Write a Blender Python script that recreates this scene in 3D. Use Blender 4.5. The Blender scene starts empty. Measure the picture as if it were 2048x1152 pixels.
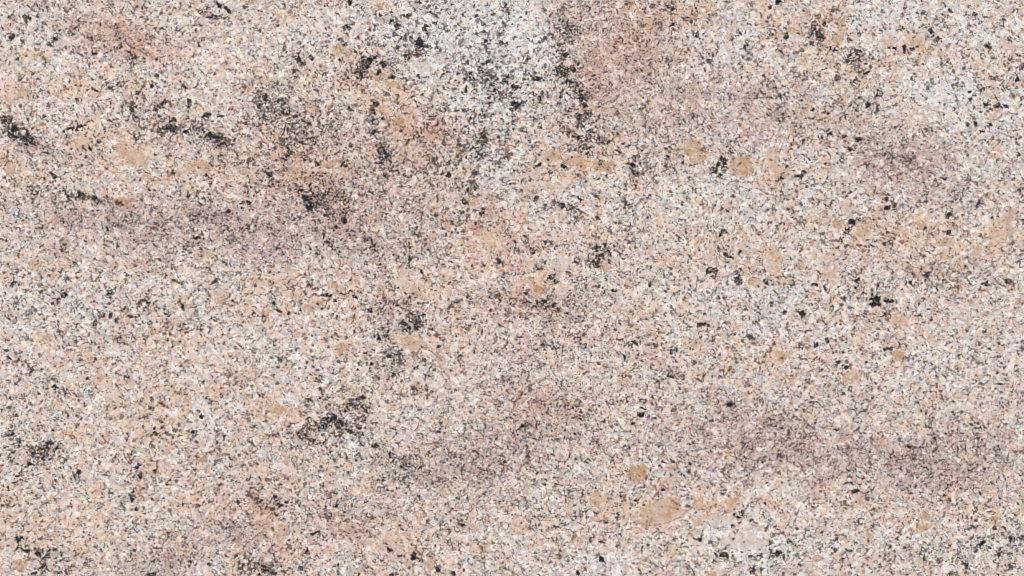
import bpy, math
import numpy as np

# ------------------------------------------------------------------ camera, sky, sun, exposure
S = bpy.context.scene
COL = S.collection
S.view_settings.view_transform = 'Standard'
S.view_settings.look = 'None'
S.view_settings.gamma = 1.0
S.view_settings.exposure = 0.0
S.render.engine = 'CYCLES'
S.cycles.pixel_filter_type = 'BLACKMAN_HARRIS'
S.cycles.filter_width = 0.85

cam = bpy.data.cameras.new('camera')
cam.sensor_width = 36.0
cam.lens = 36.0 * 3.4 / 2.048
cam.clip_start = 0.05
cam.clip_end = 200.0
cam_ob = bpy.data.objects.new('camera', cam)
cam_ob.location = (0, 0, 3.4)
cam_ob.rotation_euler = (0, 0, 0)
COL.objects.link(cam_ob)
S.camera = cam_ob

SUN_EL, SUN_AZ = math.radians(52), math.radians(-40)     # azimuth from +Y towards +X
world = bpy.data.worlds.new('World')
S.world = world
world.use_nodes = True
wn = world.node_tree
bg = wn.nodes['Background']
sky = wn.nodes.new('ShaderNodeTexSky')
sky.sky_type = 'NISHITA'
sky.sun_disc = False
sky.sun_elevation = SUN_EL
sky.sun_rotation = SUN_AZ
sky.air_density = 1.0
sky.dust_density = 2.0
wn.links.new(sky.outputs[0], bg.inputs[0])
bg.inputs[1].default_value = 0.07

sun = bpy.data.lights.new('sun', 'SUN')
sun.energy = 3.4
sun.angle = math.radians(0.5)
sun.color = (1.0, 0.955, 0.90)
sun_ob = bpy.data.objects.new('sun', sun)
sun_ob.rotation_euler = (math.pi / 2 - SUN_EL, 0, -SUN_AZ + math.pi)
sun_ob.location = (0, 0, 5)
COL.objects.link(sun_ob)

# ------------------------------------------------------------------ noise in numpy (for the mineral fields)
class Noise:
    def __init__(s, seed):
        s.g = np.random.RandomState(seed).rand(256, 256)
    def __call__(s, x, y):
        xi = np.floor(x).astype(int); yi = np.floor(y).astype(int)
        fx = x - xi; fy = y - yi
        fx = fx * fx * (3 - 2 * fx); fy = fy * fy * (3 - 2 * fy)
        g = s.g
        a = g[yi & 255, xi & 255]; b = g[yi & 255, (xi + 1) & 255]
        c = g[(yi + 1) & 255, xi & 255]; d = g[(yi + 1) & 255, (xi + 1) & 255]
        return (a * (1 - fx) + b * fx) * (1 - fy) + (c * (1 - fx) + d * fx) * fy
def fbm(seed, x, y, size, octs=3, gain=0.55):
    v = 0; a = 1; t = 0
    for o in range(octs):
        co_, si_ = math.cos(.6 + 1.1 * o + seed), math.sin(.6 + 1.1 * o + seed)
        xr, yr = (x * co_ - y * si_) / size * 2 ** o, (x * si_ + y * co_) / size * 2 ** o
        v = v + a * (Noise(seed + o)(xr + 31.7 * o + 77, yr + 11.3 * o + 77) - .5)
        t += a; a *= gain
    return v / t * 2          # about -1..1

# ------------------------------------------------------------------ where the minerals lie (mm on the slab; x right, y down)
# (x, y, rx, ry, angle, strength)
PALE = [(830,60,90,60,0,.5),(1010,320,60,50,0,.35),(1460,70,120,60,0,.35),(60,60,90,60,0,.25),(1960,180,90,90,0,.35),(1150,1120,110,40,0,.3),(1500,1100,120,50,0,.45),(1640,330,50,40,0,.25),(320,620,120,40,0,.2),(930,60,130,75,0,.8),(1000,170,95,90,0,.95),(950,260,60,80,0,.6),(870,110,60,60,0,.5),(660,48,60,34,0,.55),(1060,60,60,80,0,.7),
 (1920,50,140,60,0,.7),(1880,180,110,55,20,.75),(1790,30,80,50,0,.5),(2010,250,60,40,0,.6),(40,580,70,60,0,.35),(1960,340,60,40,0,.3),
 (1490,590,100,32,-10,.6),(1600,570,110,40,15,.45),(1700,460,35,25,0,.6),(40,900,60,60,0,.4),(700,880,70,26,15,.75),
 (725,862,12,14,0,1.0),(1490,1085,60,30,0,.6),(1180,1130,70,30,0,.5),(1580,1110,90,50,0,.6),(1420,90,80,60,0,.5),(1960,1080,90,60,0,.6),
 (660,1080,90,40,0,.35),(370,840,70,30,0,.4),(440,850,60,50,0,.5),(130,650,80,50,0,.35),(1120,410,60,40,0,.4),(1010,380,60,30,0,.4),
 (90,70,60,40,0,.4),(120,110,50,40,0,.4),(560,90,70,30,0,.45),(290,15,50,16,0,.5),(1220,405,18,10,0,1.0),(1445,270,12,25,-10,1.0),
 (1530,95,60,30,10,.5),(1000,560,60,30,0,.25),(480,430,14,10,0,.8),(1730,30,50,30,0,.5),(1330,160,60,40,0,.2),(1290,325,40,14,0,.7),
 (1180,340,60,30,0,.3),(1050,640,60,40,0,.2),(1190,550,40,20,0,.5),(900,510,60,26,0,.4),(660,980,40,25,0,.35),(1780,720,120,60,0,.3),
 (1950,700,100,80,0,.25),(1700,400,110,30,0,.4),(1440,400,150,50,0,.3),(1990,420,60,20,0,.5),(1560,650,50,30,0,.5),(1290,290,30,20,0,.4),
 (1190,1100,20,20,0,.6),(1520,660,60,30,0,.4),(400,590,60,30,0,.45),(170,790,18,22,0,.9),(200,830,30,24,0,.7),(440,240,24,10,0,.7),
 (1430,1060,60,30,0,.35),(1830,165,40,20,0,.6),(1590,180,30,20,0,.5),(550,735,80,50,0,.3),(1060,780,60,30,0,.1),(1800,1060,60,30,0,.5),
 (1100,700,60,30,0,.1),(30,690,40,40,0,.3),(1350,900,60,30,0,.2),(1230,1150,60,30,0,.5)]
MAUVE = [(300,460,330,80,4,.28),(1560,900,330,90,5,.26),(1060,830,180,120,0,.2),(1330,150,200,110,0,.25),(1800,320,200,80,10,.22),(720,470,160,70,0,.22),(1150,650,160,80,0,.2),(1380,210,160,60,10,.45),(1280,130,90,80,0,.4),(250,450,280,50,5,.3),(560,450,120,60,0,.4),(900,900,130,90,0,.35),(1010,940,160,60,0,.35),(1450,900,160,70,0,.45),(1650,890,160,60,0,.35),(1900,930,160,60,0,.35),(1780,300,160,70,15,.4),(400,1110,200,50,-5,.3),(1190,120,34,120,-12,.8),(1160,20,60,40,0,.5),(1290,90,110,70,0,.45),(1330,230,140,60,0,.38),(1480,210,80,50,0,.45),(1350,160,150,30,20,.3),
 (300,440,200,36,6,.85),(450,450,130,45,0,.75),(100,405,110,18,14,.6),(30,262,60,24,38,1.0),(80,295,50,18,30,.6),(650,400,80,38,25,.95),(780,330,40,70,0,.5),
 (720,490,120,34,0,.7),(560,490,90,50,0,.6),(330,530,100,24,0,.5),(250,480,120,30,0,.4),(1070,800,110,70,30,.7),(1060,620,100,30,15,.6),(1200,650,110,40,25,.5),
 (910,930,100,50,0,.85),(850,960,60,50,0,.5),(1000,900,70,60,0,.55),(1130,850,80,40,0,.4),(1500,840,110,50,25,.65),(1580,920,100,45,0,.65),
 (1850,930,110,45,10,.85),(1970,950,90,45,-10,.8),(1900,880,120,40,0,.5),(1760,280,90,40,25,.7),(1860,310,110,28,0,.6),(1850,540,110,26,0,.55),(1700,540,60,20,0,.3),
 (790,640,50,40,0,.6),(440,1095,130,34,-8,.6),(320,1125,60,22,-35,.6),(700,1040,80,46,0,.55),(1570,200,70,50,0,.6),(240,70,80,40,0,.45),
 (350,70,60,24,0,.35),(530,200,50,40,50,.65),(1620,25,40,30,0,.7),(1645,50,16,16,0,.7),(1720,240,50,40,0,.4),(1960,420,90,20,0,.3),(800,400,70,60,0,.45),
 (600,260,110,60,0,.45),(700,270,60,60,0,.45),(420,280,70,26,20,.7),(180,575,50,14,0,.4),(850,280,80,60,0,.3),(1400,870,80,40,0,.3),(840,390,40,60,0,.4),
 (470,330,60,30,0,.3),(190,440,90,24,0,.5),(820,600,30,40,0,.35),(1130,1010,100,40,0,.2),(770,1050,60,60,0,.35),(1450,1100,30,22,0,.6),(900,1050,40,20,0,.3),
 (1300,870,80,40,0,.3),(1180,590,60,40,20,.4),(200,1130,90,24,-10,.35),(1700,940,70,40,0,.4),(1540,330,80,40,40,.3),(1500,760,100,30,0,.1),(1780,360,80,30,0,.5),
 (1880,400,60,50,0,.35),(60,430,60,20,0,.3),(130,20,90,25,0,.3),(1280,980,30,30,0,.45),(1650,840,80,40,0,.35),(520,950,50,30,0,.3),(490,1050,40,60,0,.45),(1120,410,30,10,0,.8)]
PEACH = [(150,170,100,50,0,.35),(250,310,90,34,10,.6),(60,330,70,50,0,.55),(420,330,60,26,0,.5),(330,240,90,30,30,.35),(760,165,60,40,20,.8),(730,190,70,30,30,.5),
 (820,255,60,36,0,.75),(850,300,90,50,0,.5),(590,330,60,40,0,.65),(670,350,60,30,0,.4),(1080,330,90,26,10,.75),(1200,330,60,24,0,.6),
 (1250,290,60,40,0,.3),(1300,90,130,70,0,.3),(1340,20,100,30,0,.4),(1560,90,46,60,0,.6),(1660,90,50,70,20,.55),(1560,30,60,20,0,.4),(1830,80,55,40,0,.6),
 (1760,120,60,40,0,.45),(1970,130,80,50,0,.55),(1690,235,50,16,0,.6),(1990,220,40,20,0,.4),(1560,330,40,30,0,.6),(1590,380,60,30,0,.4),(1640,420,60,20,0,.5),
 (1730,470,90,50,-20,.5),(1840,470,60,30,0,.5),(1520,540,70,30,20,.5),(1990,460,70,60,0,.5),(1100,570,60,20,0,.5),(1040,540,60,30,0,.4),
 (960,470,80,60,0,.5),(840,560,60,30,0,.5),(900,640,60,60,0,.3),(600,600,60,16,20,.55),(700,580,60,30,0,.45),(570,560,60,26,0,.5),
 (430,600,60,26,0,.45),(80,690,80,24,0,.5),(100,510,60,26,0,.35),(340,810,50,70,0,.45),(230,850,80,80,0,.3),(60,960,120,90,0,.3),(300,920,60,60,0,.4),
 (90,1060,110,50,0,.45),(560,830,80,50,0,.6),(500,760,60,30,0,.45),(600,930,70,40,0,.3),(540,1050,30,34,0,.6),(800,1080,60,50,0,.55),(600,1120,110,40,0,.5),(870,1130,40,30,0,.4),
 (1320,1030,90,34,0,.4),(1440,1020,90,30,0,.35),(1850,1040,80,34,0,.45),(1720,1010,60,20,0,.4),(1790,700,60,50,0,.4),(1560,720,60,30,0,.35),(1460,720,120,30,0,.4),
 (1240,1010,60,26,0,.4),(1040,1045,40,20,0,.3),(930,500,60,30,0,.3),(340,660,70,40,0,.35),(210,400,60,20,20,.5),(440,380,60,20,0,.45),(1150,120,0.1,0.1,0,0),
 (850,690,40,20,0,.5),(680,690,40,22,0,.45),(1180,430,50,30,0,.35),(1860,840,50,20,0,.4),(1400,700,70,60,0,.2),(450,1000,90,60,0,.35),(1550,260,30,20,0,.3),
 (1970,1040,70,24,0,.4),(1560,1080,60,24,0,.45),(300,700,60,30,0,.3),(1800,640,60,20,0,.4),(1930,500,50,16,0,.5),(1030,60,0.1,0.1,0,0)]
RUST = [(560,300,160,120,0,.2),(780,430,160,90,0,.18),(1000,640,120,120,0,.18),(450,1050,160,70,0,.15),(1560,60,70,60,0,.2),(180,60,110,40,0,.45),(300,90,120,30,0,.4),(640,340,120,60,0,.3),(860,270,110,60,0,.4),(1260,110,110,100,0,.3),(1050,600,120,50,0,.25),(1090,800,80,60,0,.25),(980,480,90,70,0,.2),(640,1000,150,90,0,.22),(800,240,14,8,0,.8),(835,215,30,16,0,.4),(760,150,20,8,0,.5),(240,403,20,6,0,1.0),(10,328,14,16,0,.6),(1080,590,10,8,0,.8),(870,255,30,20,0,.4),(1180,160,30,60,0,.5),
 (1350,40,60,30,0,.35),(1270,90,60,50,0,.4),(1850,540,70,18,0,.5),(1070,800,50,40,0,.45),(260,535,40,12,0,.6),(500,1010,26,50,0,.5),(700,1060,50,30,0,.6),(1500,880,60,30,0,.3),
 (1830,300,80,30,0,.3),(1100,625,60,16,0,.3),(250,62,50,30,0,.45),(1690,548,20,12,0,.3),(690,460,60,30,0,.2),(760,770,20,30,0,.3),(407,910,8,8,0,.6),(640,380,40,30,0,.3),(970,430,70,60,0,.35),(270,95,40,10,0,.5)]
# density of dark grains, away from the single flakes below
DARKZ = [(600,270,170,130,0,.28),(300,230,190,90,0,.18),(1020,210,130,130,0,.15),(780,640,90,160,0,.15),(700,860,130,70,0,.2),(880,400,120,80,0,.12),(120,80,150,70,0,.12),(1280,330,120,60,0,.12),(1100,560,120,80,0,.15),(1500,860,160,70,0,.12),(90,920,90,60,0,.12),(90,1100,110,50,0,.12),(1000,200,90,80,0,.45),(800,110,70,70,20,.45),(1140,170,34,80,-25,.7),(540,210,50,40,45,.7),(650,400,70,36,30,.7),(770,290,20,60,-15,.5),(760,340,60,40,0,.4),
 (30,262,56,20,38,.9),(420,275,50,14,25,.6),(310,235,60,30,40,.5),(170,395,60,7,14,.8),(70,385,60,10,14,.4),(640,300,60,80,0,.4),(590,230,70,50,0,.35),(560,300,50,40,0,.4),
 (960,290,50,50,0,.4),(1180,260,60,40,0,.4),(1280,330,60,26,0,.35),(1640,60,20,30,-40,.5),(1740,110,60,20,0,.3),(1450,320,24,14,-40,.5),(1700,450,20,12,0,.5),(790,735,50,26,0,.5),
 (650,850,60,30,-15,.6),(800,930,34,20,40,.4),(900,930,100,46,0,.35),(1060,790,120,60,30,.35),(280,960,30,40,0,.4),(90,905,50,26,0,.45),(90,1120,50,20,20,.5),(45,1085,30,12,30,.4),
 (530,1010,50,12,0,.5),(520,1135,40,20,0,.5),(690,1030,60,30,0,.3),(1060,620,110,30,20,.3),(800,650,50,24,0,.4),(710,500,90,30,0,.4),(1200,500,16,30,0,.3),(1100,490,50,16,0,.4),
 (1500,830,110,30,20,.25),(1930,910,120,60,0,.2),(1450,550,20,20,0,.4),(1850,540,70,14,0,.3),(1740,420,60,26,0,.3),(1960,140,90,60,0,.25),(1720,170,40,40,0,.3),(1620,250,60,70,0,.35),
 (1560,1110,50,30,0,.2),(1970,1090,90,40,0,.15),(1480,1120,40,30,0,.15),(930,150,60,90,0,.3),(870,320,60,50,0,.2),(230,430,200,30,5,.3),(250,620,60,20,0,.35),(1300,60,100,60,0,.12),
 (500,890,60,60,0,.15),(270,80,60,30,0,.35),(110,60,90,30,0,.3),(600,10,60,14,0,.4),(1160,40,40,50,0,.35),(620,440,60,30,0,.3),(840,1100,60,30,0,.3),(640,640,60,30,0,.12),(210,300,40,14,20,.4),
 (1700,280,60,12,0,.4),(1780,320,60,20,0,.3),(330,650,60,30,0,.3),(30,740,30,30,0,.25),(1240,500,30,30,0,.25),(700,810,24,18,-30,.4),(1680,700,40,24,0,.15),(940,640,0.1,.1,0,0)]
VEINS = [([(735,70),(722,150),(742,200),(748,262),(762,300),(785,335)],9,.55),([(820,40),(800,80),(840,110),(780,130),(730,130),(700,165)],11,.55),
 ([(840,600),(820,650),(775,672),(790,712),(748,735),(785,760),(730,800),(700,812),(712,862),(650,850),(600,868),(560,900)],11,.6),
 ([(712,868),(755,893),(782,912),(810,930),(800,965),(840,1000)],9,.6),([(1140,20),(1118,60),(1128,105),(1120,140),(1150,175),(1170,215),(1160,250),(1178,290),(1180,315)],11,.75),
 ([(985,100),(965,160),(1000,187),(960,250),(962,300),(950,375),(930,400)],10,.5),([(1620,10),(1640,65),(1662,98),(1716,102),(1740,130),(1800,97),(1826,108),(1868,60)],8,.6),
 ([(240,215),(268,222),(290,240),(320,262),(372,262),(425,275),(470,300)],12,.6),([(0,240),(40,270),(85,290),(110,330)],14,.6),([(60,380),(130,388),(200,405)],9,.7),
 ([(500,180),(530,205),(565,232),(590,290),(610,370)],12,.4),([(1475,290),(1440,325),(1426,345),(1410,350)],7,.7),([(1708,432),(1700,455),(1680,478),(1650,500)],8,.6),
 ([(1420,500),(1450,515),(1475,565),(1510,590)],8,.4),([(1215,480),(1195,500),(1190,540),(1150,560)],9,.45),([(1400,650),(1340,640),(1290,620)],8,.3),([(300,870),(280,935),(280,960),(265,1000)],9,.4),
 ([(400,820),(420,850),(460,875),(500,880)],8,.4),([(20,870),(60,900),(110,900),(90,930),(40,950)],11,.4),([(20,1080),(75,1108),(120,1120),(100,1150)],11,.5),([(500,1140),(560,1120),(615,1100)],9,.5),
 ([(510,1000),(540,1015),(590,1005),(620,960)],8,.5),([(670,1010),(700,1040),(760,1070)],10,.35),([(900,600),(960,590),(1060,610),(1130,640),(1200,680),(1270,690)],14,.35),([(640,580),(700,590),(760,620),(830,640)],9,.35),
 ([(340,590),(300,605),(250,625),(190,645)],10,.35),([(1070,400),(1120,410),(1190,440)],9,.4),([(1230,290),(1240,310),(1268,340),(1290,350)],9,.5),([(1850,545),(1900,560),(1960,565)],10,.3),
 ([(1540,1100),(1580,1085),(1620,1120)],9,.4),([(1930,1090),(1980,1085),(2040,1090)],10,.4),([(1800,260),(1850,262),(1880,300)],9,.3),([(1050,850),(1020,880),(980,930)],8,.35)]
for pl, w_, st_ in VEINS:
    for (xa, ya), (xb, yb) in zip(pl[:-1], pl[1:]):
        L_ = math.hypot(xb - xa, yb - ya)
        DARKZ.append(((xa + xb) / 2, (ya + yb) / 2, L_ * .6, w_ * 1.7, math.degrees(math.atan2(yb - ya, xb - xa)), st_ * .62))
# calm, fine grained places with few dark grains
CALM = [(440,140,60,70,0,.7),(660,45,50,26,0,.7),(960,505,30,46,0,.4),(1120,530,20,20,0,.4),(1830,80,60,40,0,.4),(250,320,60,30,0,.4),(870,130,40,22,0,.5),(1490,1085,50,26,0,.5),
 (1330,1030,50,26,0,.5),(100,1050,80,40,0,.3),(200,930,60,60,0,.4),(1780,20,40,30,0,.4),(1560,50,20,30,0,.3),(1110,360,30,20,0,.5),(1700,460,30,20,0,.4),(1980,440,50,40,0,.4),
 (1840,170,60,26,10,.3),(550,550,40,20,0,.4),(920,560,50,40,0,.4),(560,810,50,30,0,.4),(1700,750,30,20,0,.3),(30,690,60,30,0,.3)]

# feldspar crystals big enough to make out: (x, y, rx, ry, angle, orange 0..1, grey 0..1)
XTAL = [(1273,945,21,17,-60,.9,0),(1342,938,9,8,30,.8,0),(1337,960,13,7,-30,.45,0),(1318,1026,50,24,-14,.75,.35),(1350,1003,12,14,40,.7,0),(1288,1034,20,15,0,.6,.1),(1192,996,14,17,30,.65,0),
 (1248,985,6,8,0,.6,0),(1398,1006,12,16,0,.7,0),(1463,1012,16,10,-45,.6,0),(1393,1045,10,9,0,.6,0),(1410,1035,14,9,0,.3,.2),(1435,1040,26,14,10,.15,.7),(1488,1082,42,20,5,.05,.6),
 (1565,713,14,13,0,.85,.15),(1706,751,22,15,10,.6,.1),(1792,713,14,12,0,.75,0),(1850,1030,10,11,0,.7,0),(1848,1055,15,8,-10,.7,0),(1893,997,12,6,10,.8,0),(1716,1000,12,9,40,.6,0),
 (1990,1043,12,10,0,.65,0),(1957,1060,9,9,0,.5,0),(1385,296,22,17,30,.85,.35),(1398,316,26,9,-20,.6,.1),(1482,330,22,24,-20,.8,.1),(1545,325,14,20,0,.45,.2),(1560,345,16,16,0,.6,.1),
 (1070,350,16,12,0,.35,.45),(1100,312,26,12,0,.55,0),(1155,322,32,12,10,.7,.1),(1205,332,22,12,10,.75,.05),(1078,372,24,10,0,.3,.5),(250,298,18,18,30,.7,.15),(275,318,22,18,30,.55,.1),
 (170,288,20,14,10,.55,0),(400,335,30,12,0,.6,.05),(490,342,9,7,0,.8,.1),(25,195,14,12,0,.6,0),(45,182,18,9,0,.45,0),(243,403,14,6,0,1,0),(680,100,16,12,0,.5,0),(762,148,14,6,10,.85,0),
 (788,168,12,7,20,.7,0),(797,242,11,7,-35,1,0),(592,345,10,18,-10,.8,.2),(665,325,14,7,-20,.75,.1),(945,400,9,15,10,.65,0),(675,573,16,8,0,.8,0),(686,594,9,5,0,.95,0),(595,595,16,8,20,.6,.1),
 (625,612,20,9,-35,.7,.25),(575,552,22,10,-15,.4,.1),(683,697,14,13,0,.75,.15),(820,685,30,13,15,.5,.05),(810,555,20,22,0,.3,.35),(830,580,22,16,0,.4,.1),(1078,578,15,9,25,.95,0),(1122,528,22,18,0,.15,.7),
 (1060,560,9,12,0,.7,.1),(1125,580,13,13,0,.2,0),(1420,512,12,11,0,.35,0),(1424,505,8,14,-30,.6,0),(1480,495,14,12,0,.45,0),(1470,520,8,11,0,.5,0),(1548,517,17,24,0,.55,.25),(1510,565,12,12,0,.65,0),
 (1648,575,0,0,0,0,0),(1655,553,20,12,20,.55,.05),(1728,460,17,24,0,.6,.2),(1758,425,8,24,35,.75,0),(1676,445,11,9,10,.8,.15),(1695,415,16,16,30,.35,.1),(1635,440,12,7,40,.5,.1),(1568,476,10,8,0,.55,0),
 (1895,484,20,10,0,.6,0),(1838,450,15,9,0,.65,0),(2003,462,22,26,20,.5,.15),(2020,430,16,12,0,.5,.1),(1960,502,24,10,-5,.45,.1),(1985,487,10,7,0,.6,0),(1600,530,12,9,0,.7,0),
 (1625,510,8,8,0,.25,0),(1655,515,14,12,0,.35,.1),(1830,80,22,16,0,.5,.05),(1880,105,14,9,0,.5,0),(1680,65,10,30,10,.55,0),(2015,90,16,9,0,.5,.15),(1985,235,20,10,-20,.55,.1),(1605,232,20,7,0,.5,0),
 (1650,232,16,8,0,.55,0),(850,133,24,9,15,.25,.65),(878,118,14,9,20,.05,.8),(1780,125,16,8,0,.5,0),(560,1065,12,22,30,.7,.25),(550,818,26,12,15,.65,.1),(375,798,9,7,0,.7,0),(342,842,8,7,0,.75,0),(363,838,7,6,0,.7,0),
 (407,917,6,7,0,.9,.1),(440,588,16,10,0,.5,.15),(442,605,8,6,0,.8,.1),(70,525,14,10,0,.5,.1),(95,487,12,9,0,.35,0),(95,678,16,8,0,.7,.2),(75,690,0,0,0,0,0),(40,1130,14,10,0,.75,.3),(780,1085,22,20,0,.45,.35),(862,1125,7,16,15,.55,0),
 (950,1055,12,8,0,.6,.15),(1035,1040,12,12,0,.5,0),(800,1050,14,12,0,.5,.25),(410,505,18,9,10,.55,.05),(1215,530,16,12,0,.6,.1),(1200,395,8,10,0,.4,.2),(1235,620,10,5,0,.55,0),(1130,435,10,7,0,.5,0),(1800,640,16,9,0,.55,0),
 (1170,1150,0,0,0,0,0),(1425,1148,12,7,0,.7,0),(1634,1115,12,8,0,.7,0),(1740,1078,7,12,10,.65,0),(20,333,12,15,0,.75,.15),(700,20,10,6,0,.4,0),(758,12,7,5,0,.9,0),(1780,80,18,14,0,.35,.2)]
XTAL = [t for t in XTAL if t[2] > 0]

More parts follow.
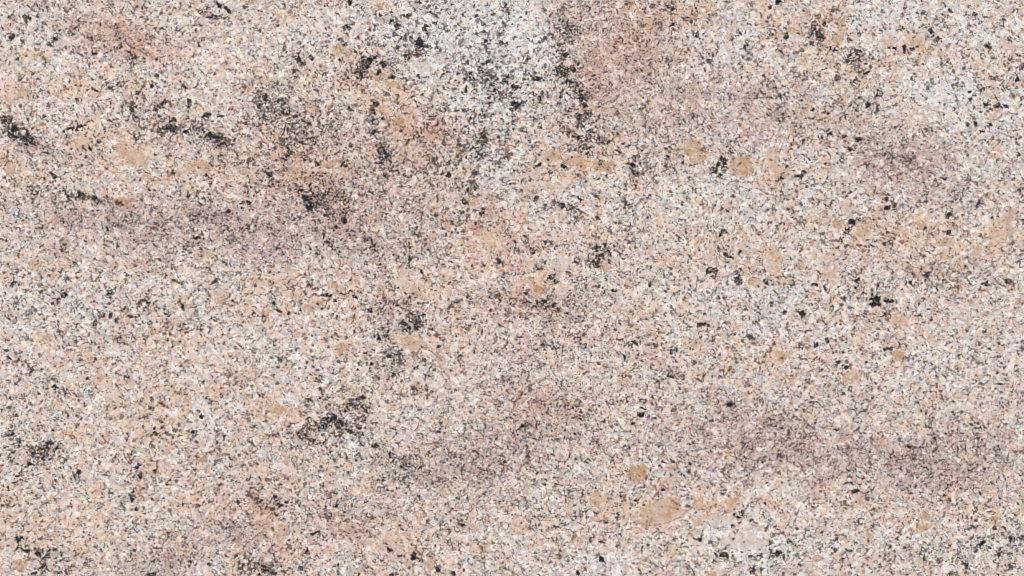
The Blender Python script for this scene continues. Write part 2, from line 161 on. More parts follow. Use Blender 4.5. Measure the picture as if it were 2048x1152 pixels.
# black and dark brown mica flakes and clumps: (x, y, rx, ry, angle)
FLK = """430 35 20 6 -5|440 10 12 5 20|456 20 9 5 30|403 24 7 5 40|53 35 9 5 10|22 75 8 8 0|111 79 6 4 -30|101 90 4 4 0|190 108 7 5 0|213 106 7 4 0|268 116 6 5 0|188 180 13 3 12|156 254 17 4 -20|128 262 6 5 0|135 258 6 4 0|180 295 3 8 -30|
90 235 5 4 0|8 240 9 10 30|30 258 12 9 38|22 270 9 7 30|48 276 8 6 40|105 350 9 5 10|390 243 9 5 10|413 231 12 5 -25|341 257 12 7 10|320 262 9 4 20|372 262 7 5 0|400 258 10 4 10|425 272 16 7 20|447 280 9 6 0|265 220 6 10 -20|272 235 7 6 0|
313 150 5 3 30|378 208 4 9 -10|370 172 8 3 30|304 172 4 4 0|330 205 8 6 0|312 215 7 5 0|345 240 8 5 20|270 275 7 3 20|196 284 5 4 0|440 232 6 4 0|490 246 6 5 0|742 117 8 11 20|731 131 8 7 0|717 143 10 7 10|722 154 7 4 0|765 128 7 8 30|757 144 5 6 0|
783 153 9 5 0|833 108 11 6 10|822 76 6 8 0|843 86 13 13 0|790 68 9 5 20|793 50 7 8 0|813 110 7 4 0|783 43 5 5 0|816 32 14 3 10|690 54 7 4 0|622 115 7 8 0|597 121 6 6 0|602 128 7 4 0|588 144 5 5 0|690 87 6 5 0|681 78 5 3 0|678 120 5 4 0|695 158 4 6 0|
650 13 7 4 0|638 4 6 4 0|528 195 9 7 40|520 210 7 7 0|545 217 10 5 40|562 228 6 5 0|557 203 4 3 0|578 297 6 8 10|585 305 7 4 30|622 277 10 4 -5|540 348 9 4 15|635 328 6 5 0|752 207 8 4 10|746 222 5 5 0|748 262 4 9 -10|752 275 4 6 0|758 293 9 7 20|768 300 4 8 -10|783 328 3 10 -25|772 313 3 4 0|
966 272 9 7 20|998 276 8 5 0|955 285 5 5 0|960 310 7 7 20|950 375 7 6 0|935 380 4 4 0|897 350 7 6 30|885 345 4 4 0|838 154 5 6 0|887 148 4 6 30|933 173 3 3 0|932 180 4 6 0|972 82 5 5 0|985 27 5 5 0|890 18 8 4 10|852 54 7 8 0|836 4 6 4 0|700 5 6 4 0|
1002 187 9 4 45|978 196 5 4 0|1058 116 6 8 -20|1050 126 5 4 0|1030 210 13 11 10|1020 218 6 6 0|1045 208 7 5 0|1012 160 7 4 0|1031 176 8 5 20|1022 172 5 5 0|1068 156 10 5 20|1080 158 5 5 0|1119 140 8 6 30|1135 150 7 7 30|1132 164 9 7 30|1148 177 8 6 40|1148 140 4 9 -10|1163 196 5 12 -20|
1170 212 7 7 0|1176 226 7 5 0|1158 234 7 6 0|1079 198 4 10 10|1124 192 4 8 0|1065 187 7 3 0|1155 128 5 4 0|1128 108 8 4 0|1140 64 7 7 0|1118 90 5 4 0|1085 185 4 5 0|1417 122 8 5 -25|1408 126 4 3 0|1493 86 3 7 -45|1490 95 4 3 0|1338 294 5 5 0|1330 302 5 4 0|1336 312 4 6 10|1368 324 6 5 0|
1270 345 11 6 10|1265 330 7 5 40|1237 302 4 8 -30|1247 286 5 4 -30|1158 275 7 5 40|1165 283 5 4 0|1183 262 7 8 0|1200 278 5 8 -20|1178 295 5 4 0|1178 314 9 4 -20|1077 330 6 4 -40|1126 333 5 5 0|1136 267 4 6 0|1428 341 10 6 -10|1437 328 9 5 -50|1446 322 6 5 0|1460 304 9 6 -20|1455 293 4 3 0|
1440 351 5 4 0|1345 49 12 4 -20|1395 70 5 5 0|1346 18 5 4 0|1640 76 6 6 0|1635 66 6 5 30|1644 72 4 6 0|1628 54 7 7 0|1620 72 6 5 0|1557 5 7 6 0|1650 48 6 6 0|1573 74 8 5 0|1660 97 9 4 0|1672 100 6 3 20|1716 102 9 5 -20|1699 112 7 3 -50|1789 97 9 3 0|1808 98 4 8 0|1822 97 4 5 30|1731 128 8 3 -20|
1733 145 5 4 0|1862 60 6 10 0|1868 50 5 4 0|1935 100 5 3 0|1950 28 8 4 0|1975 93 7 6 0|2020 118 6 4 0|2034 162 5 6 0|2045 132 6 7 0|1974 210 9 6 0|1993 212 8 5 0|2010 212 6 3 10|2044 195 5 6 0|1950 252 4 8 10|1962 262 7 3 0|1980 250 7 3 10|1940 183 5 3 0|1941 199 5 3 0|1979 281 6 2 -30|1624 220 7 4 0|1650 226 12 3 0|
1622 237 5 3 0|1659 268 7 5 0|1687 274 6 5 0|1716 277 8 6 10|1700 296 9 5 0|1712 160 7 4 -30|1738 208 6 6 0|1741 135 4 6 0|1755 190 6 6 0|1853 261 6 4 0|1561 357 5 6 0|1573 333 5 4 0|1600 352 8 6 0|1606 345 5 5 0|1888 355 5 4 0|1900 20 6 5 0|236 407 7 5 0|185 397 11 4 10|197 403 8 4 20|163 388 8 4 20|136 390 6 4 20|
498 403 7 5 0|485 405 5 3 0|484 417 5 4 0|457 422 4 4 0|420 402 5 3 0|235 490 4 4 0|215 494 9 2 30|129 590 8 8 -20|116 604 5 6 0|220 587 8 7 0|293 602 12 7 15|362 566 11 3 -15|430 562 9 4 -20|241 621 7 4 0|254 622 3 12 0|262 633 8 3 0|222 630 4 6 0|398 475 9 5 0|190 647 5 8 -20|300 647 6 4 0|339 668 6 4 30|335 680 4 4 0|
346 694 4 3 0|63 743 6 4 0|20 716 8 3 30|15 699 6 4 0|252 753 8 5 0|29 566 6 3 -30|365 612 4 7 0|652 484 8 6 30|646 475 3 8 0|688 441 8 7 0|570 445 4 4 0|620 415 9 9 0|690 405 9 9 0|650 430 8 6 0|610 395 9 6 0|600 380 7 6 0|744 490 5 8 0|786 509 7 4 20|808 508 7 5 20|818 518 5 5 0|815 530 5 6 0|843 543 3 6 0|685 400 6 6 0|
930 402 5 8 0|965 425 6 7 0|1000 525 7 6 0|630 576 10 3 10|655 590 13 4 10|690 588 14 2 5|709 593 7 3 35|671 602 6 4 0|540 585 5 4 0|558 622 8 4 -10|579 626 5 3 0|548 607 5 5 0|822 629 9 6 0|836 638 5 9 -20|834 655 6 6 0|806 648 8 7 20|814 657 9 5 0|776 672 8 6 0|766 660 5 4 0|757 675 5 5 0|740 621 6 5 0|914 603 12 4 -15|904 612 5 5 0|
810 607 4 4 0|850 628 6 5 0|865 658 4 4 0|798 706 13 7 10|780 712 7 5 0|745 729 9 5 40|787 750 5 8 0|733 706 6 4 0|715 740 5 4 0|848 720 6 5 0|560 722 8 4 0|525 764 3 3 0|1073 396 7 5 -20|1122 411 14 6 0|1150 416 9 4 0|1193 438 6 5 0|1158 397 7 5 30|1092 484 12 3 -10|1067 502 6 5 30|1080 540 5 4 20|1105 552 9 4 -30|1113 562 6 5 0|
1211 490 4 8 10|1203 509 5 6 20|1190 495 7 4 -20|1194 530 6 7 0|1178 523 5 4 0|1219 522 4 5 0|1222 508 3 5 0|1448 462 7 5 -20|1440 470 5 5 0|1452 510 7 5 30|1420 543 8 7 20|1432 545 7 8 10|1427 553 6 4 0|1475 562 6 7 0|1473 548 3 5 0|1463 515 7 3 0|1480 505 5 3 0|1300 572 3 8 0|1355 584 5 4 0|1332 583 4 4 0|1229 580 9 3 -10|1108 609 6 5 0|
1083 604 12 5 0|1135 625 6 4 0|1401 650 11 5 0|1416 650 5 4 0|1376 652 3 3 0|1344 700 10 2 -20|1247 716 3 6 -20|1343 753 10 4 30|1106 698 6 5 0|1085 688 10 4 0|1270 685 10 4 20|1372 458 4 5 0|1532 563 5 5 0|1774 400 6 6 30|1775 415 7 6 0|1789 412 5 6 0|1703 442 8 6 20|1694 462 9 6 -35|1683 478 6 6 0|1720 440 6 4 0|1960 405 8 6 -40|1953 414 4 5 0|
1897 430 6 6 0|1898 464 5 5 0|1768 489 4 4 0|1741 492 5 4 0|1780 601 14 3 0|1751 571 8 3 0|1750 583 0 0 0|1709 577 5 5 0|1686 596 7 4 0|1632 570 9 3 35|1651 576 5 5 0|1714 560 5 3 0|1783 698 7 6 -30|1774 699 7 4 0|1820 565 6 5 0|1855 548 6 6 0|1890 560 6 4 0|1971 566 6 6 0|2013 564 6 7 0|1942 570 6 4 30|1931 536 4 6 0|1835 631 6 3 0|1770 630 4 4 0|
1632 690 6 5 0|1655 680 6 5 0|1543 607 5 6 0|1635 640 4 8 0|1603 626 7 5 0|1570 625 6 4 -40|1850 455 5 3 30|1568 539 4 3 -30|1985 434 5 4 0|1675 725 5 4 0|1693 734 5 4 0|310 866 6 7 0|308 859 4 4 0|402 832 6 6 30|415 838 4 4 0|388 865 6 7 0|396 822 5 4 0|448 872 6 4 0|276 934 6 7 30|280 951 8 7 0|309 942 6 6 0|264 998 6 5 0|273 1018 4 4 0|
99 885 8 6 0|66 900 5 5 0|70 907 6 5 0|112 898 5 6 20|95 895 4 5 0|88 915 6 5 0|59 929 7 4 0|42 940 4 10 10|34 953 5 3 0|35 830 7 5 0|37 1079 8 6 40|32 1096 5 3 0|54 1100 7 5 0|77 1107 8 4 10|97 1113 9 5 15|109 1099 6 5 0|90 1136 11 4 20|66 1147 9 4 0|120 1146 7 4 0|384 1122 6 5 0|110 774 8 6 0|21 870 8 5 0|3 820 5 4 0|158 942 6 5 0|
336 968 5 3 0|305 1148 12 5 -10|418 1128 5 6 0|152 955 6 6 0|657 840 15 11 10|645 850 10 8 0|668 832 8 8 0|705 865 12 6 10|720 855 8 4 -25|722 868 6 3 20|625 880 8 6 10|646 885 5 5 0|597 866 7 3 0|700 807 9 4 20|722 797 8 6 -30|730 821 4 5 0|694 818 7 5 -30|618 800 6 4 0|617 835 8 3 -25|675 845 10 8 0|754 893 10 5 10|781 910 5 5 0|802 932 8 5 10|
812 922 5 4 0|778 952 4 3 0|673 1010 6 8 0|688 1022 6 4 20|615 1101 5 9 10|601 1135 7 4 0|612 1045 4 4 0|630 1066 12 4 -20|519 1002 9 5 10|532 1016 8 4 20|548 995 5 6 0|575 1005 9 4 0|560 1010 6 3 0|897 1062 5 6 0|926 1050 5 4 0|935 996 5 5 0|828 1112 7 8 20|860 1100 5 4 30|876 1136 6 10 5|907 1146 5 6 0|786 1150 9 5 -10|530 1138 12 6 -30|546 1146 9 5 0|
517 1150 8 5 0|1008 925 3 6 20|878 862 8 5 0|780 1100 6 5 0|596 1103 0 0 0|1287 798 8 3 -10|1281 827 7 7 0|1269 848 5 5 0|1285 818 8 3 20|1046 851 11 3 -40|1030 868 6 6 0|1055 903 6 5 0|1052 893 5 4 0|1150 866 4 4 0|1406 782 4 3 0|1326 981 6 4 0|1339 981 4 2 0|1166 987 4 5 0|1241 990 3 5 20|1273 1001 9 3 -25|1191 1025 5 5 0|1211 1045 6 3 20|
1485 1025 6 4 30|1478 1034 6 3 0|1467 1052 5 4 0|1406 1064 3 6 0|1400 1080 7 4 0|1449 1110 9 6 20|1432 1108 6 3 0|1155 1145 4 6 0|1201 1118 6 6 0|1528 1006 5 4 0|1503 1140 8 7 0|1460 809 7 5 0|1425 842 6 5 20|1298 1088 6 4 0|1712 981 7 4 -30|1700 965 10 3 0|1851 828 4 7 0|1858 838 4 4 0|1859 857 4 3 0|1818 893 7 3 0|1841 894 9 3 -10|1869 876 3 5 -40|1889 990 5 3 0|
1557 1106 9 6 10|1578 1083 7 4 20|1670 1099 5 6 0|1696 1101 6 4 0|1780 1093 5 7 20|1817 1099 6 3 0|1720 1112 4 3 0|2024 1078 9 7 0|1965 1086 12 3 -20|2018 1108 7 5 10|1988 1058 5 6 0|2045 1075 4 6 0|1932 1130 8 5 0|1687 787 6 5 0|2000 1105 5 7 0|1540 1085 5 6 0|1918 1060 5 6 0"""
FLAKES = []
for t in FLK.replace('\n', '').split('|'):
    v = [float(q) for q in t.split()]
    if v[2] > 0: FLAKES.append(v)

def ell(x, y, items, out, k=1.0, power=2):
    """add soft ellipses to the field, each only inside its own window"""
    for it in items:
        cx, cy, rx, ry, an, st = it[:6]
        if st == 0: continue
        R = max(rx, ry) * 2.3
        m = np.nonzero((abs(x - cx) < R) & (abs(y - cy) < R))
        if not len(m[0]): continue
        dx = x[m] - cx; dy = y[m] - cy
        a = math.radians(an); c, s = math.cos(a), math.sin(a)
        u = (dx * c + dy * s) / rx; w = (-dx * s + dy * c) / ry
        out[m] += k * st * np.exp(-(u * u + w * w) ** (power / 2) * 0.9)
    return out

def crystal_level(x, y, it, rag=1.0):
    cx, cy, rx, ry, an = it[:5]
    a = math.radians(an); c, s = math.cos(a), math.sin(a)
    wx = x + 5.0 * fbm(91, x, y, 17, 3); wy = y + 5.0 * fbm(57, x, y, 17, 3)
    u = ((wx - cx) * c + (wy - cy) * s) / rx; w = (-(wx - cx) * s + (wy - cy) * c) / ry
    d = (abs(u) ** 2.2 + abs(w) ** 2.2) ** (1 / 2.2)
    return 1.0 - d + 0.45 * rag * fbm(33, x, y, 13, 3, .7)      # > 0 inside

def fields(x, y):
    """mineral fields at slab points, in mm: (pale, mauve, peach), (dark, calm, rust), (crystal, orange, grey)"""
    wx = x + 40 * fbm(5, x, y, 80, 5, .65); wy = y + 40 * fbm(15, x, y, 80, 5, .65)
    z = lambda: np.zeros_like(x)
    pale = ell(wx, wy, PALE, z()); mauve = ell(wx, wy, MAUVE, z()); peach = ell(wx, wy, PEACH, z())
    rust = ell(wx, wy, RUST, z()); calm = ell(wx, wy, CALM, z())
    lx = x + 9 * fbm(25, x, y, 30, 3); ly = y + 9 * fbm(35, x, y, 30, 3)
    dark = ell(lx, ly, DARKZ, z())
    halo = ell(lx, ly, [(f[0], f[1], f[2] + 7, f[3] + 7, f[4], 1) for f in FLAKES], z())
    dark = .50 * np.minimum(dark, 1.2) + 0.10 * np.minimum(halo, 1.3)
    out = (abs(x - 1024) > 1030) | (abs(y - 576) > 582)
    n1, n2, n3 = fbm(44, x, y, 240, 4), fbm(54, x, y, 200, 4), fbm(64, x, y, 260, 4)
    pale = np.where(out, np.maximum(pale, n1), pale); mauve = np.where(out, np.maximum(mauve, n2), mauve)
    peach = np.where(out, np.maximum(peach, n3), peach)
    dark = dark * (1 + 1.3 * fbm(124, x, y, 22, 3, .8)) + 0.38 * fbm(74, x, y, 60, 4, .65) - .05 + np.where(out, .25 * n2, 0)
    mauve = .56 * mauve * (.85 + .95 * fbm(84, x, y, 45, 4, .7)); pale = pale * (.80 + .5 * fbm(94, x, y, 50, 4, .7)) ; peach = peach * (1 + .6 * fbm(104, x, y, 40, 4, .7))
    cr, orr, gr = z(), z(), z()
    for it in XTAL:
        R = max(it[2], it[3]) * 1.5 + 8
        m = np.nonzero((abs(x - it[0]) < R) & (abs(y - it[1]) < R))
        if not len(m[0]): continue
        lv = np.clip(crystal_level(x[m], y[m], it) * (min(it[2], it[3]) / 11.0) + .52, 0, 1)
        b = lv > cr[m]
        idx = tuple(q[b] for q in m)
        cr[idx] = lv[b]; orr[idx] = it[5]; gr[idx] = it[6]
    return np.clip(pale, 0, 1.3), np.clip(mauve, 0, 1.2), np.clip(peach, 0, 1.2), dark, np.clip(calm, 0, 1), np.clip(rust, 0, 1), cr, orr, gr

# ------------------------------------------------------------------ materials
class NT:
    def __init__(s, name):
        s.m = bpy.data.materials.new(name); s.m.use_nodes = True
        s.t = s.m.node_tree; s.bsdf = s.t.nodes['Principled BSDF']
    def put(s, sock, v):
        if isinstance(v, bpy.types.NodeSocket): s.t.links.new(v, sock)
        elif v is not None: sock.default_value = v
    def math(s, op, a, b=None, c=None, clamp=False):
        n = s.t.nodes.new('ShaderNodeMath'); n.operation = op; n.use_clamp = clamp
        s.put(n.inputs[0], a); s.put(n.inputs[1], b); s.put(n.inputs[2], c)
        return n.outputs[0]
    def add(s, a, b): return s.math('ADD', a, b)
    def sub(s, a, b): return s.math('SUBTRACT', a, b)
    def mul(s, a, b): return s.math('MULTIPLY', a, b)
    def mad(s, a, b, c): return s.math('MULTIPLY_ADD', a, b, c)
    def vec(s, op, a, b=None, scale=None):
        n = s.t.nodes.new('ShaderNodeVectorMath'); n.operation = op
        s.put(n.inputs[0], a); s.put(n.inputs[1], b)
        if scale is not None: s.put(n.inputs['Scale'], scale)
        return n.outputs[0]
    def step(s, v, lo, hi):
        n = s.t.nodes.new('ShaderNodeMapRange'); n.interpolation_type = 'SMOOTHSTEP'
        s.put(n.inputs[0], v); s.put(n.inputs[1], lo); s.put(n.inputs[2], hi)
        return n.outputs[0]
    def noise(s, co, size, detail=2, rough=.55, off=(0, 0, 0)):
        n = s.t.nodes.new('ShaderNodeTexNoise'); n.noise_dimensions = '2D'
        s.put(n.inputs['Vector'], s.vec('ADD', co, off)); n.inputs['Scale'].default_value = 1.0 / size
        n.inputs['Detail'].default_value = detail; n.inputs['Roughness'].default_value = rough
        return n.outputs[0], n.outputs[1]
    def vor(s, co, size, feature='F1', rnd=1.0, off=(0, 0, 0)):
        n = s.t.nodes.new('ShaderNodeTexVoronoi'); n.voronoi_dimensions = '2D'; n.feature = feature
        s.put(n.inputs['Vector'], s.vec('ADD', co, off)); n.inputs['Scale'].default_value = 1.0 / size
        n.inputs['Randomness'].default_value = rnd
        return n
    def sep(s, c):
        n = s.t.nodes.new('ShaderNodeSeparateColor'); s.put(n.inputs[0], c); return n.outputs
    def attr(s, name):
        n = s.t.nodes.new('ShaderNodeAttribute'); n.attribute_name = name
        return s.sep(n.outputs['Color'])
    def ramp(s, v, stops, interp='LINEAR'):
        n = s.t.nodes.new('ShaderNodeValToRGB'); cr = n.color_ramp; cr.interpolation = interp
        while len(cr.elements) < len(stops): cr.elements.new(.5)
        for e, (p, c) in zip(cr.elements, stops): e.position = p; e.color = (*c, 1)
        s.put(n.inputs[0], v); return n.outputs[0]
    def mix(s, f, a, b, mode='MIX'):
        n = s.t.nodes.new('ShaderNodeMix'); n.data_type = 'RGBA'; n.blend_type = mode; n.clamp_factor = True
        s.put(n.inputs[0], f); s.put(n.inputs[6], a if isinstance(a, bpy.types.NodeSocket) else (*a, 1))
        s.put(n.inputs[7], b if isinstance(b, bpy.types.NodeSocket) else (*b, 1))
        return n.outputs[2]

def coords(N):
    tc = N.t.nodes.new('ShaderNodeTexCoord')
    co = N.vec('SCALE', tc.outputs['Object'], scale=1000.0)
    _, wc = N.noise(co, 8, 3, .6)
    w = N.vec('SUBTRACT', wc, (.5, .5, .5))
    return co, N.vec('ADD', co, N.vec('SCALE', w, scale=3.6))

def vt_(N, cw): return N.sep(N.vor(cw, 4.4, off=(353, 161, 0)).outputs['Color'])

def granite():
    N = NT('granite')
    co, cw = coords(N)
    pale, mauve, peach = N.attr('mineral_a')
    dark, calm, rust = N.attr('mineral_b')
    cryst, orange, grey = N.attr('mineral_c')
    dark = N.mad(dark, 2.0, -1.0)
    # grains
    nz, _ = N.noise(co, 22, 3, .65, (201, 23, 0))
    vm = N.sep(N.vor(cw, 6.5).outputs['Color'])
    vf = N.sep(N.vor(cw, 3.4, off=(53, 11, 0)).outputs['Color'])
    vl = N.sep(N.vor(cw, 12.0, off=(13, 91, 0)).outputs['Color'])
    nb, nbc = N.noise(co, 38, 3, .6, (311, 77, 0))
    nm, nmc = N.noise(co, 11, 3, .6, (11, 177, 0))
    ncol = N.sep(nbc)
    # brightness of the light grains
    t = N.mad(vm[0], .42, N.mad(vf[0], .24, N.mad(vl[0], .24, .06)))
    t = N.mad(N.sub(nm, .5), .5, t)
    t = N.mad(pale, .09, t)
    t = N.mad(mauve, -.07, t)
    light = N.ramp(t, [(.12, LG[0]), (.34, LG[1]), (.55, LG[2]), (.80, LG[3])])
    cool = N.ramp(t, [(.12, CG[0]), (.34, CG[1]), (.55, CG[2]), (.80, CG[3])])
    warm = N.ramp(t, [(.12, WG[0]), (.40, WG[1]), (.85, WG[2])])
    k = N.mad(pale, .42, N.mad(N.sub(ncol[1], .5), 1.0, N.mad(N.sub(vm[1], .5), .75, .38)))
    c = N.mix(N.step(k, .25, .75), light, cool)
    # peach feldspar among the grains
    p = N.mad(peach, .52, N.mad(pale, -.30, N.mad(N.sub(nb, .5), 1.8, N.mad(N.sub(vm[2], .5), .55, N.mad(N.sub(vl[2], .5), .55, .315)))))
    p = N.mad(mauve, -.06, p)
    c = N.mix(N.step(p, .30, .80), c, warm)
    hue, _ = N.noise(co, 55, 3, .6, (511, 7, 0))
    hv = N.mad(N.sub(vl[1], .5), .10, hue)
    c = N.mix(1.0, c, N.ramp(hv, [(.34, (1.04, .97, .975)), (.5, (1.02, .995, .985)), (.66, (1.0, .995, .94))]), 'MULTIPLY')
    c = N.mix(N.mul(N.step(N.mad(pale, .6, N.sub(vm[1], .5)), .4, .8), .5), c, N.mix(1.0, c, N.mix(N.step(hue, .45, .62), (.955, 1.0, .99), (.99, .975, 1.04)), 'MULTIPLY'))
    # rusty stain
    c = N.mix(N.mul(N.step(N.mad(N.sub(vm[1], .5), .5, N.mul(rust, .98)), .06, .90), .55), c, (.56, .285, .19))
    sp = N.math('LESS_THAN', vt_(N, cw)[0], N.mad(rust, .10, .018))
    c = N.mix(N.mul(sp, .75), c, (.40, .16, .085))
    # mauve bands: brownish pink grains
    mv = N.mad(N.sub(vf[1], .5), 1.1, N.mad(N.sub(vm[2], .5), .7, mauve))
    c = N.mix(N.mul(N.step(mv, .15, 1.05), .62), c, N.mix(vf[2], (.55, .385, .35), (.42, .275, .26)))
    # here and there a larger clean grain
    vb = N.vor(N.vec('ADD', cw, N.vec('SCALE', N.vec('SUBTRACT', nmc, (.5, .5, .5)), scale=9.0)), 13.0, off=(613, 391, 0)); vbc = N.sep(vb.outputs['Color'])
    big = N.mul(N.math('LESS_THAN', vbc[0], .13), N.sub(1.0, N.step(N.mad(N.sub(vf[1], .5), .22, vb.outputs['Distance']), .30, .44)))
    bc = N.mix(N.step(N.mad(peach, .3, N.mad(pale, -.4, vbc[1])), .30, .70), (.81, .76, .70), (.78, .60, .475))
    bc = N.mix(N.step(vbc[2], .5, .9), bc, (.66, .56, .50))
    c = N.mix(N.mul(big, .62), c, bc)
    # large crystals
    cn, _ = N.noise(co, 5, 3, .65, (9, 9, 0))
    cn2, _ = N.noise(co, 22, 3, .6, (91, 9, 0))
    cc = N.mix(N.step(N.mad(N.sub(cn2, .5), 1.6, orange), 0., 1.), XC[0], XC[1])
    cc = N.mix(N.step(N.mad(N.sub(cn2, .5), -.9, grey), 0.1, .9), cc, XC[2])
    cc = N.mix(N.step(cn, .25, .75), N.mix(1.0, cc, (.74, .73, .76), 'MULTIPLY'), N.mix(1.0, cc, (1.14, 1.13, 1.12), 'MULTIPLY'))
    cm = N.mad(N.sub(vf[1], .5), .50, N.mad(N.sub(vm[1], .5), .45, N.mad(N.sub(nm, .5), 1.1, cryst)))
    cmask = N.mul(N.step(cm, .32, .85), N.mad(grey, -.16, N.mad(orange, .30, .64)))
    c = N.mix(cmask, c, cc)
    # dark grains: single grains, ragged clumps, thin seams between grains
    quiet = N.mad(big, .70, N.mad(cryst, .62, N.mul(calm, .45)))
    dk = N.sub(N.mad(mauve, .14, dark), quiet)
    nd, ndc = N.noise(cw, 5.2, 3, .62, (401, 23, 0))
    a1 = N.mad(N.sub(nz, .5), .46, N.mad(N.sub(vf[2], .5), .10, nd))
    a1 = N.mad(dk, .155, a1)
    d1 = N.step(a1, D1[0], D1[1])
    vs = N.vor(cw, 3.3, off=(153, 61, 0)); vsc = N.sep(vs.outputs['Color'])
    vt = N.sep(N.vor(cw, 6.0, off=(253, 61, 0)).outputs['Color'])
    nq, _ = N.noise(co, 9, 3, .65, (21, 423, 0))
    pr = N.mad(N.sub(nz, .5), .65, N.mad(dk, PD[1], N.mad(N.sub(nq, .5), PD[2], PD[0])))
    coarse = N.step(N.mad(pale, .35, N.mad(peach, .25, N.mad(mauve, -.45, N.mad(N.sub(ncol[0], .5), 1.6, .40)))), .15, .85)
    ds = N.math('LESS_THAN', vsc[0], N.mul(pr, N.mad(coarse, -.75, 1.20)))
    dt = N.math('LESS_THAN', vt[0], N.mad(N.mul(pr, N.mad(coarse, 1.15, .15)), 1.0, -.02))
    dcell = N.math('MAXIMUM', N.mul(ds, N.mad(vsc[1], .6, .42)), N.mul(dt, N.mad(vt[1], .5, .5)))
    nf, _ = N.noise(co, 2.9, 2, .6, (71, 203, 0))
    a2 = N.mad(N.sub(vf[1], .5), .16, N.mad(dk, .10, nf))
    a2 = N.mad(mauve, .045, a2)
    d2 = N.mul(N.step(a2, D2[0], D2[1]), .70)
    seam = N.vor(cw, 9.0, 'DISTANCE_TO_EDGE', off=(5, 7, 0)).outputs['Distance']
    sm = N.mul(N.sub(1.0, N.step(seam, .015, .09)), N.step(N.mad(dk, .22, nz), .50, .66))
    d3 = N.mul(N.mul(sm, N.step(nm, .42, .60)), .40)
    dcol = N.ramp(N.mad(N.sub(ncol[2], .5), 1.2, vm[1]), [(.1, (.016, .017, .022)), (.4, (.030, .026, .026)), (.65, (.075, .060, .048)), (.9, (.15, .125, .12))])
    mcol = N.mix(N.step(N.add(mauve, N.mul(N.sub(vf[0], .5), .8)), .1, .9), (.20, .165, .145), (.17, .105, .095))
    c = N.mix(d2, c, mcol)
    c = N.mix(d3, c, (.10, .08, .07))
    gap = N.vor(cw, 6.5, 'DISTANCE_TO_EDGE').outputs['Distance']
    gp = N.mul(N.sub(1.0, N.step(gap, .02, .12)), N.step(N.mad(dk, .2, nq), .40, .60))
    c = N.mix(N.mul(gp, GAP), c, (.17, .125, .11))
    scol = N.ramp(vsc[2], [(.0, (.014, .014, .018)), (.5, (.034, .028, .026)), (.8, (.10, .068, .055)), (1, (.20, .14, .12))])
    c = N.mix(dcell, c, scol)
    c = N.mix(d1, c, dcol)
    N.put(N.bsdf.inputs['Base Color'], c)
    allD = N.math('MAXIMUM', d1, N.math('MAXIMUM', dcell, N.mul(d2, .6)))
    N.put(N.bsdf.inputs['Roughness'], N.mad(allD, .15, N.mad(vm[0], .12, .42)))
    N.bsdf.inputs['Specular IOR Level'].default_value = .15
    b = N.t.nodes.new('ShaderNodeBump'); b.inputs['Strength'].default_value = .35; b.inputs['Distance'].default_value = .0005
    N.put(b.inputs['Height'], N.sub(N.mul(nm, .3), allD)); N.put(N.bsdf.inputs['Normal'], b.outputs[0])
    return N.m

def mica():
    N = NT('dark_mica')
    co, cw = coords(N)
    v = N.sep(N.vor(cw, 3.8, off=(3, 5, 0)).outputs['Color'])
    vb = N.sep(N.vor(co, 24, off=(3, 5, 0)).outputs['Color'])
    n, _ = N.noise(co, 4.5, 3, .6, (17, 5, 0))
    nb, _ = N.noise(co, 30, 2, .6, (17, 55, 0))
    k = N.mad(N.sub(n, .5), 1.7, N.mad(v[0], .55, N.mul(vb[0], .30)))
    c = N.ramp(k, [(.12, (.010, .011, .015)), (.38, (.026, .025, .026)), (.55, (.075, .064, .055)), (.68, (.17, .14, .12)), (.78, (.42, .37, .33))])
    tint = N.ramp(N.mad(N.sub(nb, .5), 2.2, .5), [(.15, (1.1, 1.0, 1.35)), (.4, (.85, .95, 1.05)), (.6, (1.1, 1.05, .85)), (.85, (1.7, 1.25, .95))])
    c = N.mix(1.0, c, tint, 'MULTIPLY')
    N.put(N.bsdf.inputs['Base Color'], c)
    N.put(N.bsdf.inputs['Roughness'], N.mad(v[1], .2, .45))
    N.bsdf.inputs['Specular IOR Level'].default_value = .12
    return N.m

# linear colours: white to grey grains (creamy, cool), peach grains, crystals
LG = [(.39, .32, .275), (.60, .515, .45), (.745, .66, .575), (.88, .83, .75)]
CG = [(.40, .385, .39), (.555, .54, .535), (.69, .68, .665), (.845, .85, .84)]
WG = [(.50, .325, .23), (.685, .505, .38), (.81, .66, .53)]
XC = [(.73, .575, .475), (.51, .31, .165), (.60, .50, .43)]
D1 = (.64, .665)
PD = (.118, .20, 1.35)
GAP = .17
D2 = (.64, .69)

M_GRANITE = granite()
M_MICA = mica()

# ------------------------------------------------------------------ geometry
def px(x, y): return (x - 1024.0) / 1000.0, (576.0 - y) / 1000.0

def set_fields(me, X, Y):
    f = fields(X, Y)
    n = len(X)
    for nm, tri in (('mineral_a', (f[0], f[1], f[2])), ('mineral_b', (f[3] * .5 + .5, f[4], f[5])), ('mineral_c', (f[6], f[7], f[8]))):
        a = me.attributes.new(nm, 'FLOAT_COLOR', 'POINT')
        d = np.ones((n, 4), 'f'); d[:, 0], d[:, 1], d[:, 2] = tri
        a.data.foreach_set('color', d.ravel())

def link_mesh(name, V, F, mat, parent):
    me = bpy.data.meshes.new(name)
    V = np.asarray(V, 'f'); F = np.asarray(F, 'i')
    me.vertices.add(len(V)); me.vertices.foreach_set('co', V.ravel())
    me.loops.add(F.size); me.loops.foreach_set('vertex_index', F.ravel())
    me.polygons.add(len(F)); me.polygons.foreach_set('loop_start', np.arange(0, F.size, 4, dtype='i'))
    me.update(calc_edges=True); me.validate()
    me.materials.append(mat)
    o = bpy.data.objects.new(name, me); COL.objects.link(o); o.parent = parent
    return o

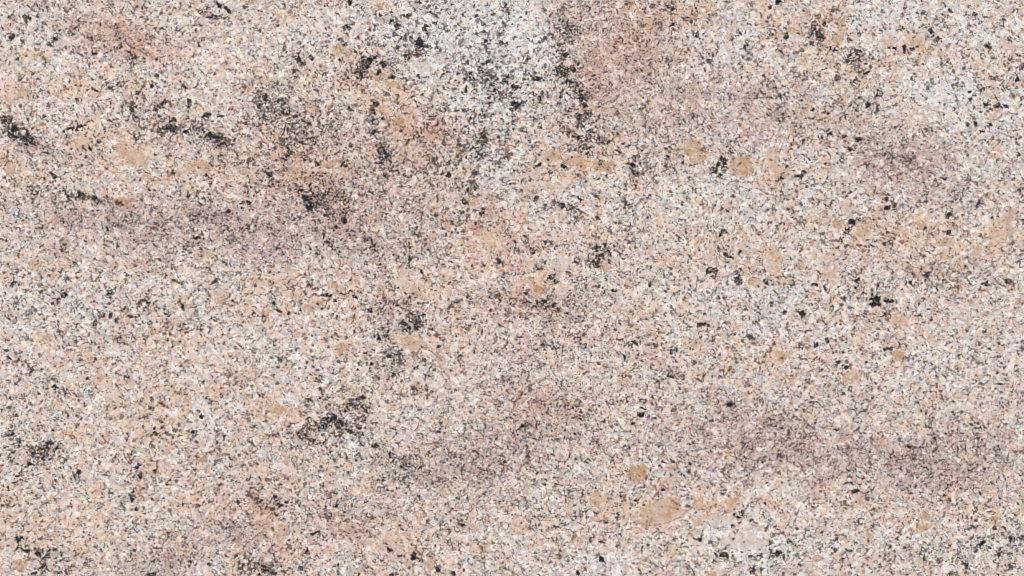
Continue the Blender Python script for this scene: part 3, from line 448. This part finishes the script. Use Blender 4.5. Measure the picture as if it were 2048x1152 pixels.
slab = bpy.data.objects.new('granite_slab', None)
COL.objects.link(slab)
slab['label'] = 'pale pink and beige granite slab with peach crystals and black mica, filling the frame'
slab['category'] = 'stone slab'
slab['kind'] = 'thing'

def build_body():
    st = 3.0
    xs = np.concatenate([np.arange(-476, -60, 16.), np.arange(-60, 2110, st), np.arange(2110, 2530, 16.)])
    ys = np.concatenate([np.arange(-376, -60, 16.), np.arange(-60, 1214, st), np.arange(1214, 1534, 16.)])
    nx, ny = len(xs), len(ys)
    X, Y = np.meshgrid(xs, ys)
    X = X.ravel(); Y = Y.ravel()
    wx, wy = px(X, Y)
    top = np.stack([wx, wy, np.zeros_like(wx)], 1)
    ii = np.arange(nx * ny).reshape(ny, nx)
    F = np.stack([ii[1:, :-1], ii[1:, 1:], ii[:-1, 1:], ii[:-1, :-1]], -1).reshape(-1, 4)
    # edge: small chamfer, 30 mm thick
    ring = np.concatenate([ii[0, :], ii[1:, -1], ii[-1, -2::-1], ii[-2:0:-1, 0]])
    m = len(ring); base = nx * ny
    cx, cy = wx[ring], wy[ring]
    ex = cx + np.where(X[ring] == xs[0], -.002, 0) + np.where(X[ring] == xs[-1], .002, 0)
    ey = cy + np.where(Y[ring] == ys[0], .002, 0) + np.where(Y[ring] == ys[-1], -.002, 0)
    r1 = np.stack([ex, ey, np.full(m, -.002)], 1); r2 = np.stack([ex, ey, np.full(m, -.03)], 1)
    V = np.concatenate([top, r1, r2])
    j = np.arange(m); k = (j + 1) % m
    F1 = np.stack([ring[j], ring[k], base + k, base + j], 1)
    F2 = np.stack([base + j, base + k, base + m + k, base + m + j], 1)
    c = [base + m + int(np.nonzero(ring == q)[0][0]) for q in (ii[0, 0], ii[0, -1], ii[-1, -1], ii[-1, 0])]
    F = np.concatenate([F, F1, F2, [c]])
    o = link_mesh('stone_body', V, F, M_GRANITE, slab)
    set_fields(o.data, np.concatenate([X, X[ring], X[ring]]), np.concatenate([Y, Y[ring], Y[ring]]))
    return o
build_body()

def inlay(name, level, x0, x1, y0, y1, cell, mat, top, bottom, soften=2):
    """a crystal set in the slab: every cell of a fine grid where level > 0, with smoothed outline and side walls"""
    xs = np.arange(x0, x1 + cell, cell); ys = np.arange(y0, y1 + cell, cell)
    X, Y = np.meshgrid(xs, ys)
    L = level((X[:-1, :-1] + cell / 2), (Y[:-1, :-1] + cell / 2)) > 0
    if L.sum() < 4: return None
    nx = len(xs)
    ii = np.arange(X.size).reshape(X.shape)
    cells = np.argwhere(L)
    r, c = cells[:, 0], cells[:, 1]
    F = np.stack([ii[r + 1, c], ii[r + 1, c + 1], ii[r, c + 1], ii[r, c]], 1)
    used, inv = np.unique(F, return_inverse=True)
    F = inv.reshape(-1, 4); P = np.stack([X.ravel()[used], Y.ravel()[used]], 1)
    E = np.concatenate([F[:, [0, 1]], F[:, [1, 2]], F[:, [2, 3]], F[:, [3, 0]]])
    key = {}
    S_ = set(map(tuple, E.tolist()))
    B = np.array([e for e in S_ if (e[1], e[0]) not in S_])
    for _ in range(soften):
        acc = np.zeros_like(P); cnt = np.zeros(len(P))
        for a, b in ((0, 1), (1, 0)):
            np.add.at(acc, B[:, a], P[B[:, b]]); np.add.at(cnt, B[:, a], 1)
        s = cnt > 0
        P[s] = .45 * P[s] + .55 * acc[s] / cnt[s, None]
    wx, wy = px(P[:, 0], P[:, 1]); n = len(P)
    V = np.concatenate([np.stack([wx, wy, np.full(n, top)], 1), np.stack([wx, wy, np.full(n, bottom)], 1)])
    W = np.stack([B[:, 1], B[:, 0], B[:, 0] + n, B[:, 1] + n], 1)
    o = link_mesh(name, V, np.concatenate([F, W]), mat, slab)
    if mat is M_GRANITE: set_fields(o.data, np.concatenate([P[:, 0]] * 2), np.concatenate([P[:, 1]] * 2))
    return o

n_in = 0
for it in XTAL:
    R = max(it[2], it[3]) * 1.3 + 9
    o = inlay('feldspar_crystal', lambda x, y: crystal_level(x, y, it), it[0] - R, it[0] + R, it[1] - R, it[1] + R, 2.0, M_GRANITE, .00005 + 1.5e-6 * n_in, -.004 - 3e-6 * n_in); n_in += 1
    if o and it[6] >= .6: o['label'] = 'pale grey crystal'
    elif o and it[5] >= .84: o['label'] = 'deep ochre crystal'

# the 299 largest flakes in view as parts of their own, the rest joined
FLAKES.sort(key=lambda f: -f[2] * f[3])
def flake_level(f):
    def lv(x, y):
        a = math.radians(f[4]); c, s = math.cos(a), math.sin(a)
        wx = x + 4.2 * fbm(191, x, y, 7, 3, .7); wy = y + 4.2 * fbm(157, x, y, 7, 3, .7)
        u = ((wx - f[0]) * c + (wy - f[1]) * s) / f[2]; w = (-(wx - f[0]) * s + (wy - f[1]) * c) / f[3]
        return 1.0 - np.sqrt(u * u + w * w) + 1.05 * fbm(133, x, y, 6.5, 3, .75) - .16
    return lv
def square_level(x, y):      # the small square dark flake right of centre
    return 1.0 - np.maximum(abs(x - 1751) / 10.5, abs(y - 603) / 9.5) + .75 * fbm(13, x, y, 5, 3, .7)
inlay('mica_flake', square_level, 1730, 1772, 585, 622, 1.0, M_MICA, .0005, -.003, 1)
made, small = 0, []
for n_f, f in enumerate(FLAKES):
    R = max(f[2], f[3]) * 1.5 + 5
    o = inlay('mica_flake', flake_level(f), f[0] - R, f[0] + R, f[1] - R, f[1] + R, 1.0, M_MICA, .0003 + 1.2e-6 * n_f, -.003 + 2e-6 * n_f)
    if o is None: continue
    if made < 298: made += 1
    else: small.append(o)
if small:
    V, F, n = [], [], 0
    for o in small:
        me = o.data
        v = np.zeros(len(me.vertices) * 3, 'f'); me.vertices.foreach_get('co', v)
        q = np.zeros(len(me.loops), 'i'); me.loops.foreach_get('vertex_index', q)
        V.append(v.reshape(-1, 3)); F.append(q.reshape(-1, 4) + n); n += len(me.vertices)
        bpy.data.objects.remove(o); bpy.data.meshes.remove(me)
    s = link_mesh('small_mica_flakes', np.concatenate(V), np.concatenate(F), M_MICA, slab)
    s['kind'] = 'stuff'
print('flakes', len(FLAKES), 'crystals', len(XTAL))
